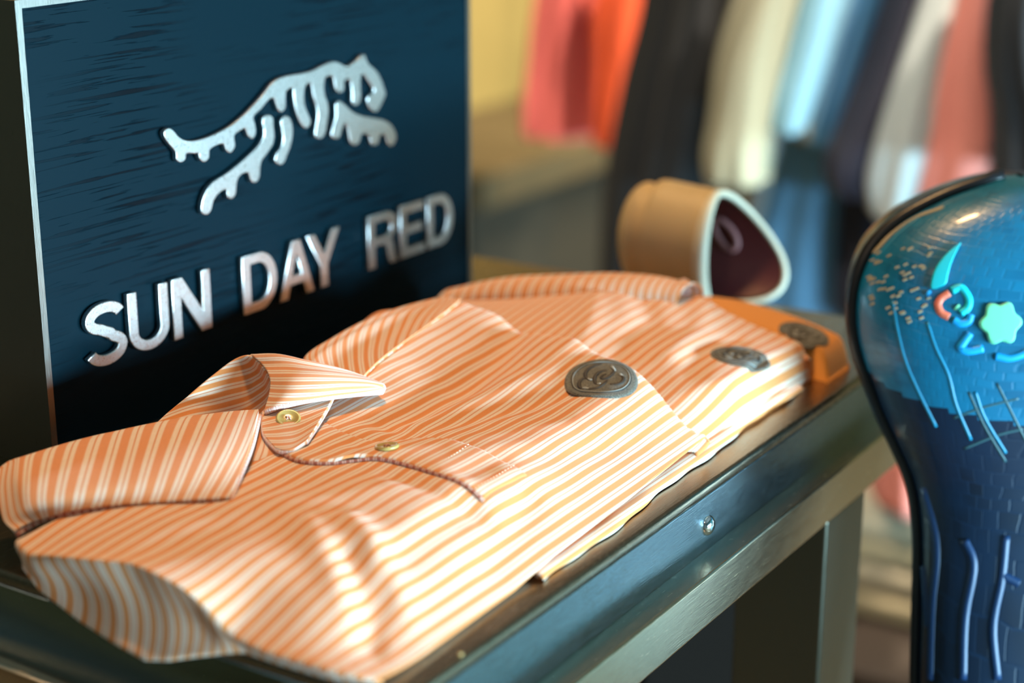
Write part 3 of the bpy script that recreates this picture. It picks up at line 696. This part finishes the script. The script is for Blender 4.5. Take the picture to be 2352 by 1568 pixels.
# ------------------------------------------------------------------ blue quilted club cover at the table's end
def croc(name, base, dark, lite, sc=(.0065, .0048), rough=.34):
    M = NT(name); uv = M.n('ShaderNodeUVMap', uv_map='cloth'); br = M.n('ShaderNodeTexBrick')
    mp = M.n('ShaderNodeMapping'); M.l(uv.outputs[0], mp.inputs[0]); mp.inputs['Rotation'].default_value = (0, 0, .12)
    ns = M.n('ShaderNodeTexNoise'); ns.inputs['Scale'].default_value = 70; M.l(mp.outputs[0], ns.inputs['Vector'])
    vm = M.n('ShaderNodeVectorMath', operation='SCALE'); M.l(ns.outputs['Color'], vm.inputs[0]); vm.inputs['Scale'].default_value = .004
    va = M.n('ShaderNodeVectorMath', operation='ADD'); M.l(mp.outputs[0], va.inputs[0]); M.l(vm.outputs[0], va.inputs[1])
    M.l(va.outputs[0], br.inputs['Vector']); br.inputs['Scale'].default_value = 1; br.inputs['Brick Width'].default_value = sc[0]; br.inputs['Row Height'].default_value = sc[1]
    br.inputs['Mortar Size'].default_value = .0007; br.inputs['Mortar Smooth'].default_value = 1.0; br.inputs['Color1'].default_value = (*base, 1); br.inputs['Color2'].default_value = (*dark, 1); br.inputs['Mortar'].default_value = (*lite, 1)
    n2 = M.n('ShaderNodeTexNoise'); n2.inputs['Scale'].default_value = 25; M.l(uv.outputs[0], n2.inputs['Vector'])
    c = M.mix(M.ramp(n2.outputs[0], [(.4, (0, 0, 0)), (.62, (1, 1, 1))]), br.outputs[0], base)
    M.set(Base_Color=c, Roughness=rough); M.b.inputs['Coat Weight'].default_value = .3
    M.bump(M.math('MULTIPLY', br.outputs[1], -1.0), .18, .0006); return M.m
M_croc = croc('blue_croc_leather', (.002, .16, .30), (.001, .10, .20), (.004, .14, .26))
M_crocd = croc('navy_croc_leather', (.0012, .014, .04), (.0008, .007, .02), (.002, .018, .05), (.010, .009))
M_blackl = plain('black_leather_piping', (.006, .006, .008), .35)
DH = .89
cover = thing('club_head_cover', 'blue crocodile-pattern golf club cover with black piping, beside the table corner', 'club cover', tuple(PD(2300, 720, DH)))
# rows: py, left px, right px, half depth (m)
HR = [(402, 2335, 2350, .004), (406, 2285, 2410, .012), (412, 2262, 2440, .022), (428, 2205, 2490, .030), (455, 2135, 2540, .037), (500, 2052, 2590, .042), (560, 1990, 2630, .047), (640, 1956, 2655, .049),
      (720, 1950, 2660, .050), (790, 1962, 2650, .049), (860, 1986, 2630, .046), (940, 2018, 2600, .041), (1020, 2056, 2570, .036), (1080, 2082, 2550, .033), (1140, 2096, 2535, .032), (1240, 2103, 2525, .032), (1380, 2100, 2520, .032), (1560, 2096, 2515, .032), (1760, 2100, 2510, .032)]
HRn = np.array(HR, float)
def head_pt(a, t, grow=0.):
    r = cr(HRn, t); cxp = (r[1]+r[2])/2; hw = (r[2]-r[1])/2*DH/FPX+grow; hd = r[3]+grow
    c = PD(cxp, r[0], DH)
    # squarish superellipse with flat front panel
    ca, sa = math.cos(a), math.sin(a); e = .75
    x = math.copysign(abs(ca)**e, ca)*hw; y = math.copysign(abs(sa)**e, sa)*hd
    hor = np.array([FW[0], FW[1], 0]); hor /= np.linalg.norm(hor)
    return V(c+RT*x-hor*y)
def headfn(s, t):
    a = 2*math.pi*s; p = head_pt(a, t)
    return (p.x, p.y, p.z, s*.42, t*.30)
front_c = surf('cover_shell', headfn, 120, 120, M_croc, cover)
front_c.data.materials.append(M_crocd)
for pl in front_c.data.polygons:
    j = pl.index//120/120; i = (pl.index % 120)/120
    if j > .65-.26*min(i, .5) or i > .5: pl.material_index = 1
bvh = BVHTree.FromPolygons([v.co for v in front_c.data.vertices], [tuple(p.vertices) for p in front_c.data.polygons])
def hit(px, py, off=.0):
    d = V(ray(px, py)).normalized(); h = bvh.ray_cast(V(CAM), d)
    if h[0] is None: return V(PD(px, py, DH))
    n = h[1] if h[1].dot(d) < 0 else -h[1]
    return h[0]+n*off
tube('piping', [head_pt(math.pi*.955, t/60, .0012) for t in range(2, 60)], lambda f: .0042-.0018*f, M_blackl, cover, 10)['label'] = 'thick black piping along the seam'
tube('piping', [head_pt(0, t/60, .001) for t in range(2, 44)], .0036, M_blackl, cover, 10)
M_cy = plain('cyan_embroidery', (.0, .62, .72), .5); M_mint = plain('mint_embroidery', (.18, .74, .42), .5); M_corl = plain('coral_embroidery', (.90, .20, .11), .5); M_bl = plain('bright_blue_embroidery', (.0, .36, .80), .5)
M_seamb = plain('mid_blue_seam', (.003, .22, .38), .45)  # blue of the raised seam lines
M_beige = plain('beige_stitching', (.42, .36, .24), .6)
def ribbon(name, A, B, mat, lab=None, par=cover, n=30, m_=8, off=.0012):
    o = gridsurf(name, [[hit(*(np.array(cr(A, k/n))*(1-j/m_)+np.array(cr(B, k/n))*j/m_), off) for k in range(n+1)] for j in range(m_+1)], mat, par, n, m_, thick=.0012)
    if lab: o['label'] = lab
    return o
ribbon('embroidered_crescent', [(2207, 560), (2175, 585), (2148, 620), (2138, 660), (2150, 664)], [(2207, 560), (2188, 598), (2178, 630), (2172, 652), (2150, 664)], M_cy, 'bright cyan crescent')
def htube(name, pts, r, mat, lab=None): 
    o = tube(name, [hit(*cr(pts, k/24), -.35*r) for k in range(25)], r, mat, cover, 10)
    if lab: o['label'] = lab
    return o
htube('embroidered_ring', [(2180, 672), (2162, 684), (2155, 700), (2162, 718), (2180, 728)], .0021, M_corl, 'coral half ring')
htube('embroidered_ring', [(2186, 668), (2205, 660), (2218, 672), (2226, 690), (2222, 708), (2206, 720)], .0021, M_cy, 'cyan half ring')
htube('embroidered_ring', [(2190, 735), (2205, 742), (2224, 738), (2230, 722)], .0022, M_bl, 'bright blue arc')
htube('embroidered_dot', [(2130, 672), (2135, 676)], .0020, M_bl)
htube('embroidered_dot', [(2196, 704), (2200, 708)], .0020, M_mint)
htube('embroidered_swoosh', [(2228, 765), (2214, 785), (2206, 800), (2225, 806), (2258, 800)], .0022, M_bl, 'bright blue bent line')
htube('embroidered_swoosh', [(2285, 818), (2320, 822), (2360, 808), (2400, 780)], .0021, M_bl)
def flake(s, t):
    a = 2*math.pi*t; r = s*(45+5*math.cos(6*a+.4)); p = hit(2297+r*math.cos(a), 742+r*math.sin(a)*1.05, .0022 if s < .93 else .001)
    return (*p, s, t)
surf('embroidered_flake', flake, 14, 72, M_mint, cover)['label'] = 'mint green six-lobed flake'
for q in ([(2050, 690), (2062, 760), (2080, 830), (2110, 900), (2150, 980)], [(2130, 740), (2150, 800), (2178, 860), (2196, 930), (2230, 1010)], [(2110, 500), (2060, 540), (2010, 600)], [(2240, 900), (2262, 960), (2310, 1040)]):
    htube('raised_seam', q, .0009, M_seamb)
for k in range(26):
    f = k/25; a_ = cr([(2160, 478), (2100, 500), (2050, 535), (2012, 575)], f)
    htube('beige_stitch', [(a_[0]-7, a_[1]+5), (a_[0]+7, a_[1]-3)], .0011, M_beige)
for i in range(60):
    x, y = random.uniform(1995, 2140), random.uniform(560, 740)
    if x < 2000+(y-560)*-.1: continue
    o = htube('beige_stitch', [(x-5, y+2), (x+5, y-2)], .0007, M_beige)
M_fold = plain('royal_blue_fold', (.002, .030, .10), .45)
M_grid = plain('muted_teal_grid_line', (.03, .10, .12), .5)
for q in ([(2190, 960), (2260, 935), (2340, 915)], [(2215, 1030), (2290, 1000), (2350, 985)], [(2225, 900), (2262, 980), (2310, 1060)], [(2290, 880), (2330, 960), (2370, 1040)]):
    tube('grid_line', [hit(*cr(q, k/20), -.0005) for k in range(21)], .0009, M_grid, cover, 6)
# loose fabric folds of the neck
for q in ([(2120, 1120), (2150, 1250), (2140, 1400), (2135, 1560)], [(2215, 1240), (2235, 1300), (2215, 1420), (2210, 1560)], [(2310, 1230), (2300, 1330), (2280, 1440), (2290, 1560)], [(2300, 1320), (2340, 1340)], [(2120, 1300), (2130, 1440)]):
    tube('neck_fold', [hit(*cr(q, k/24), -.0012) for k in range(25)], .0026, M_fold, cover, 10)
base = PD(2305, 1700, DH)
bm = bmesh.new(); bmesh.ops.create_cone(bm, cap_ends=True, segments=20, radius1=.0075, radius2=.0075, depth=float(base[2]-FLOOR), matrix=Matrix.Translation((base[0], base[1], (base[2]+FLOOR)/2)))
link('club_shaft', bm, plain('steel_shaft', (.5, .5, .52), .25, 1), cover)

# ------------------------------------------------------------------ tan leather tube cover on the wooden table behind
WT_Z = 0.0
tan = thing('leather_tube_cover', 'tan leather tube-shaped cover with pale rim and maroon lining, behind the orange shirt', 'leather cover', tuple(PD(1560, 700, 1.05)))
M_tan = noise_mat('tan_leather', (.50, .36, .17), (.62, .46, .24), 14, .55)
M_rim = plain('cream_leather_rim', (.72, .68, .52), .5)
M_mar = plain('maroon_lining', (.085, .008, .012), .6)
DT = 1.06; hor = np.array([FW[0], FW[1], 0]); hor /= np.linalg.norm(hor)
axis = V(RT*.90-hor*.44).normalized(); depth_d = V((-axis.y, axis.x, 0)).normalized()
org = V(PD(1530, 585, DT)); RR = 126*DT/FPX
def tanfn(s, t, k=0.0):
    a = 2*math.pi*t                                   # a=90 top, 0 = far side
    up_, far = math.sin(a), math.cos(a)
    L0 = -.027; Lr = .032+.046*max(far, 0)**.8*(.62-.50*up_)
    s_ = L0+(Lr-L0)*s; r = RR
    if s_ < -.012: q = (-.012-s_)/.019; r = RR*.94*math.sqrt(max(0, 1-min(1, q*1.27)**2))
    if abs(s_+.009) < .004: r = RR*.88
    r -= k
    sag = .10*max(0, s_)
    p = org+axis*s_+depth_d*far*r*.85+V((0, 0, 1))*(up_*r*1.0-sag)
    return (*p, s_, a*RR)
surf('cover_body', tanfn, 70, 60, [M_tan, M_mar], tan, .003)
lining = surf('lining', lambda s, t: tanfn(.30+.69*s, t, .0034), 30, 60, M_mar, tan); lining['label'] = 'dark maroon lining'
tube('rim', [V(tanfn(1, k/60)[:3]) for k in range(60)], lambda f: .0022+.0026*max(0, -math.cos(2*math.pi*f*59/60)), M_rim, tan, 8, closed=True)['label'] = 'pale cream rim'
bb = min((tanfn(s/20, t/40)[2] for s in range(21) for t in range(41)))
tube('lining_print', [V(tanfn(.66, .015+.05*math.cos(k*math.pi/10), .0044)[:3])+axis*.006*math.sin(k*math.pi/10) for k in range(21)], .0018, plain('faded_pink_print', (.30, .12, .12), .6), tan, 6)
bpy.context.view_layer.update()
for o in tan.children:
    o.data.transform(Matrix.Translation((0, 0, max(0, WT_Z+.001-bb))))

# ------------------------------------------------------------------ hanging garments
def cloth(name, col, rough=.85):
    M = NT(name); tc = M.n('ShaderNodeTexCoord'); nz = M.n('ShaderNodeTexNoise'); nz.inputs['Scale'].default_value = 6; M.l(tc.outputs['Object'], nz.inputs['Vector'])
    M.set(Base_Color=M.mix(nz.outputs[0], tuple(c*.85 for c in col), col), Roughness=rough, Sheen_Weight=.04); return M.m
def loft(name, rows, D, depth, mat, parent, n=28, seed=0, wr=.10):
    """rows: (px, py, half width px[, D offset]) ; real elliptical volume"""
    R = np.array([r if len(r) == 4 else (*r, 0) for r in rows], float); nv = 40
    def fn(s, t):
        r = cr(R, t); a = 2*math.pi*s; hw = r[2]*(D+r[3])/FPX; c = PD(r[0], r[1], D+r[3])
        w_ = 1+wr*math.sin(5*a+seed)*math.sin(3+t*2+seed)+wr*.5*math.sin(9*a+seed*2)
        return (*(c+RT*math.cos(a)*hw*w_+hor*math.sin(a)*depth*w_), s, t)
    o = surf(name, fn, n*2, nv, mat, parent, .002); return o
def garment(nm, label, cat, col, D, sleeve, body, depth=.05, group=None, seed=0, extra=None):
    first = body[0]
    t = thing(nm, label, cat, tuple(PD(first[0], first[1], D)), group)
    mt = cloth('cloth_'+label.split()[0]+str(seed), col)
    if body: loft('body', body, D+.10, depth*1.5, mt, t, seed=seed, wr=.06)
    if sleeve: loft('sleeve', sleeve, D, depth, mt, t, seed=seed+1)
    neck = PD(first[0], first[1], D+.10); rail = RAILZ-float(neck[2])
    hk = [V(neck)+V((0, 0, -.01)), V(neck)+V((0, 0, rail*.8)), V(neck)+V((.0, 0, rail+.004))]
    tube('hanger_hook', hk, .002, M_hang, t, 6)
    return t
M_hang = plain('hanger_metal', (.3, .3, .3), .3, 1)
RAILZ = .62
G = 'polo shirts hanging on the rail'
DR = 1.9
garment('hanging_garment', 'black garment hanging between the orange-red and cream ones', 'garment', (.008, .009, .010), DR+.2,
        [(1640, -160, 60), (1620, 0, 62), (1590, 160, 62), (1565, 320, 66), (1545, 430, 66)],
        [(1680, -420, 20), (1640, -260, 130), (1580, 0, 100), (1530, 200, 100), (1490, 420, 100), (1480, 700, 105), (1480, 950, 105)], group=G, seed=2)
garment('hanging_garment', 'cream polo sleeve hanging right of the black garment', 'garment', (.34, .31, .20), DR,
        [(1830, -180, 55), (1770, -20, 68), (1728, 130, 74), (1705, 260, 70), (1692, 350, 74), (1690, 408, 70)],
        [(1940, -440, 20), (1900, -300, 110), (1850, -100, 60), (1830, 100, 30), (1825, 300, 20)], group=G, seed=4)
garment('hanging_garment', 'light blue polo with its sleeve edge catching the light, next to the cream one', 'garment', (.26, .52, .66), DR,
        [(1930, -180, 50), (1890, -20, 56), (1850, 120, 50), (1818, 220, 46), (1800, 290, 38)],
        [(2040, -440, 20), (2000, -300, 110), (1950, -100, 60), (1900, 100, 50), (1860, 300, 50)], group=G, seed=5)
garment('hanging_garment', 'steel blue polo whose long body hangs down behind the tan cover', 'garment', (.20, .42, .64), DR+.05,
        [(2060, -180, 60), (2000, -20, 62), (1955, 120, 60), (1915, 240, 52), (1890, 320, 44)],
        [(2120, -440, 20), (2080, -300, 140), (2000, -80, 90), (1930, 160, 100), (1880, 400, 120), (1850, 600, 138), (1840, 800, 145), (1840, 1010, 150)], depth=.05, group=G, seed=6)
garment('hanging_garment', 'navy garment hanging between the steel blue and white polos', 'garment', (.008, .008, .022), DR-.02,
        [(2130, -180, 50), (2080, -20, 45), (2035, 130, 48), (1985, 280, 54), (1955, 380, 60), (1965, 440, 52)],
        [(2200, -440, 20), (2160, -300, 100), (2090, -80, 40), (2050, 160, 45), (2000, 400, 60), (1985, 520, 60), (1990, 700, 70)], group=G, seed=7)
garment('hanging_garment', 'white polo sleeve tapering to a point above the blue cover', 'garment', (.52, .55, .52), DR-.05,
        [(2230, -180, 55), (2170, -20, 62), (2125, 130, 68), (2085, 280, 74), (2060, 380, 72), (2045, 440, 58), (2030, 490, 26)],
        [(2300, -440, 20), (2270, -300, 110), (2200, -80, 60), (2150, 160, 40), (2110, 350, 40)], group=G, seed=8)
garment('hanging_garment', 'coral pink polo between the white one and the black one', 'garment', (.80, .26, .20), DR-.08,
        [(2270, -180, 50), (2238, -20, 42), (2222, 110, 58), (2225, 220, 80), (2225, 310, 88), (2205, 400, 90), (2190, 480, 90)],
        [(2330, -440, 20), (2310, -300, 100), (2250, -80, 50), (2230, 160, 50), (2200, 420, 80), (2110, 800, 85), (2062, 1000, 66), (2052, 1128, 52)], group=G, seed=9)
garment('hanging_garment', 'black polo at the far right end of the rail', 'garment', (.006, .007, .009), DR-.2,
        [(2400, -180, 70), (2340, 0, 62), (2340, 150, 70), (2360, 260, 74), (2370, 400, 84)],
        [(2440, -440, 20), (2420, -300, 120), (2390, -80, 90), (2370, 160, 70), (2370, 400, 85), (2370, 600, 110)], group=G, seed=11)
a0 = PD(1500, -700, 2.5); a1 = PD(2950, -700, 1.9)
rail = thing('clothes_rail', 'steel clothes rail holding the row of polo shirts', 'clothes rail', (a0[0], a0[1], FLOOR))
tube('rail', [V((a0[0], a0[1], RAILZ)), V((a1[0], a1[1], RAILZ))], .012, M_hang, rail, 12)
for q in (a0, a1): tube('post', [V((q[0], q[1], RAILZ)), V((q[0], q[1], FLOOR))], .014, M_hang, rail, 12)
# two further polos on the back display
G2 = 'red polos hanging further back'
D2 = 2.7
garment('hanging_garment', 'salmon red polo hanging furthest left, beside the sign', 'garment', (.85, .16, .13), D2,
        [(1330, -200, 60), (1310, 0, 80), (1300, 150, 84), (1292, 240, 86), (1288, 310, 84)],
        [(1420, -420, 20), (1380, -260, 150), (1370, 0, 110), (1370, 150, 90), (1365, 300, 80)], group=G2, seed=12)
garment('hanging_garment', 'deep orange-red polo left of the black garment', 'garment', (.72, .075, .010), D2-.12,
        [(1500, -200, 60), (1475, 0, 96), (1465, 150, 92), (1455, 250, 88), (1448, 332, 84)],
        [(1560, -420, 20), (1550, -260, 150), (1535, 0, 100), (1520, 150, 90), (1510, 310, 80)], group=G2, seed=13)
b0 = PD(500, -700, 2.85); b1 = PD(1750, -700, 2.7)
rail2 = thing('clothes_rail', 'second steel clothes rail further back carrying the red polos', 'clothes rail', (b0[0], b0[1], FLOOR))
tube('rail', [V((b0[0], b0[1], RAILZ)), V((b1[0], b1[1], RAILZ))], .012, M_hang, rail2, 12)
for q in (b0, b1): tube('post', [V((q[0]+.12, q[1], RAILZ)), V((q[0]+.12, q[1], FLOOR))], .014, M_hang, rail2, 12)
# wooden cabinet in the back, under the red polos
cab = thing('wooden_cabinet', 'golden brown wooden cabinet behind the red polos, seen right of the sign', 'cabinet', (2.2, 2.0, FLOOR))
M_gold = noise_mat('golden_oak', (.22, .15, .04), (.28, .19, .055), 2, .6); M_cabd = noise_mat('olive_panel', (.014, .013, .006), (.018, .016, .008), 2, .7)
cp = PD(1250, 350, 3.3)
def plank(name, x0, x1, dpy0, dpy1, mat, dd=0):
    pass
cy_ = float(cp[1]); cx0 = float(cp[0])
zt = float(PD(1250, 345, 3.3)[2]); 
boxo('cabinet_body', (cx0-.25, cx0+1.6, cy_, cy_+.4, FLOOR, zt-.06), M_cabd, cab, .003)
boxo('cabinet_top', (cx0-.27, cx0+1.65, cy_-.04, cy_+.42, zt-.06, zt), plain('dark_walnut_top', (.07, .05, .02), .6), cab, .004)
boxo('back_board', (cx0-.25, cx0+1.6, cy_+.36, cy_+.40, zt, zt+.9), M_gold, cab, .003)
# near-black box added for the shade seen below the table
dk = thing('shade_filler', 'added near-black plinth in shadow beneath the table rail', 'filler', tuple(PD(1500, 1500, 1.6)))
p0 = PD(1560, 1400, 1.55)
PXX = float(PY(1880, 1450, p0[1]-.15)[0])
boxo('filler_body', (PXX-.30, PXX, p0[1]-.15, p0[1]+.50, FLOOR+.06, -.22), plain('shade_black_brown', (.006, .004, .003), .9, Specular_IOR_Level=.05), dk, .003)
boxo('filler_base', (PXX-.28, PXX-.02, p0[1]-.13, p0[1]+.48, FLOOR, FLOOR+.06), plain('black_base', (.008, .007, .006), .6), dk, .002)
# low shelf with folded cream trousers seen beside the leg
sh = thing('low_shelf', 'low dark shelf carrying the folded cream trousers', 'shelf', tuple(PD(2060, 1340, 2.0)))
s0 = PD(2040, 1345, 2.05)
boxo('shelf_board', (s0[0]-.22, s0[0]+.5, s0[1]-.35, s0[1]+.22, s0[2]-.025, s0[2]), plain('dark_shelf', (.03, .018, .01), .6), sh, .003)
for x in (s0[0]-.2, s0[0]+.44): boxo('leg', (x, x+.03, s0[1]-.30, s0[1]+.18, FLOOR, s0[2]-.025), plain('dark_shelf_leg', (.03, .018, .01), .6), sh, .002)
for k, (lab, h) in enumerate((('folded cream trousers, lower of the two on the low shelf', .062), ('folded cream trousers, upper of the two, under the coral polo', .050))):
    z0 = float(s0[2])+.001+(.064 if k else 0)
    ft = thing('folded_trousers', lab, 'trousers', (s0[0], s0[1], z0), 'folded trousers on the low shelf')
    o = boxo('folded_stack', (s0[0]-.10+.01*k, s0[0]+.16, s0[1]-.14, s0[1]+.12, z0, z0+h*.48), cloth('cream_twill%d' % k, (.46, .36, .20)), ft, .010, 4)
    o = boxo('folded_leg', (s0[0]-.095+.01*k, s0[0]+.155, s0[1]-.135, s0[1]+.115, z0+h*.5, z0+h), cloth('cream_twill_b%d' % k, (.50, .40, .25)), ft, .010, 4)

# low bench added out of view, only to give the table's metal a reflection
reflector = thing('low_reflector', 'added low pale blue bench across the aisle, right of the display table', 'reflector', (.87, -.82, FLOOR))
boxo('reflector_top', (.62, 1.12, -1.20, -.45, -.46, -.42), plain('pale_blue_reflector', (.30, .60, .66), .4), reflector, .004)
for x in (.65, 1.05):
    for y in (-1.17, -.53): boxo('leg', (x, x+.04, y, y+.04, FLOOR, -.46), M_blackl, reflector, .002)

sp_ = P(1058, 1502, .0008)
o = lathe('gold_speck', [(0, -.0008), (.0008, -.0004), (.0010, 0), (.0007, .0004), (0, .0006)], plain('gold_fleck', (.60, .42, .16), .4), None, tuple(sp_), (0, 0, 1), 12)
tag(o, 'tiny golden speck lying on the front edge of the bronze table top', 'speck')
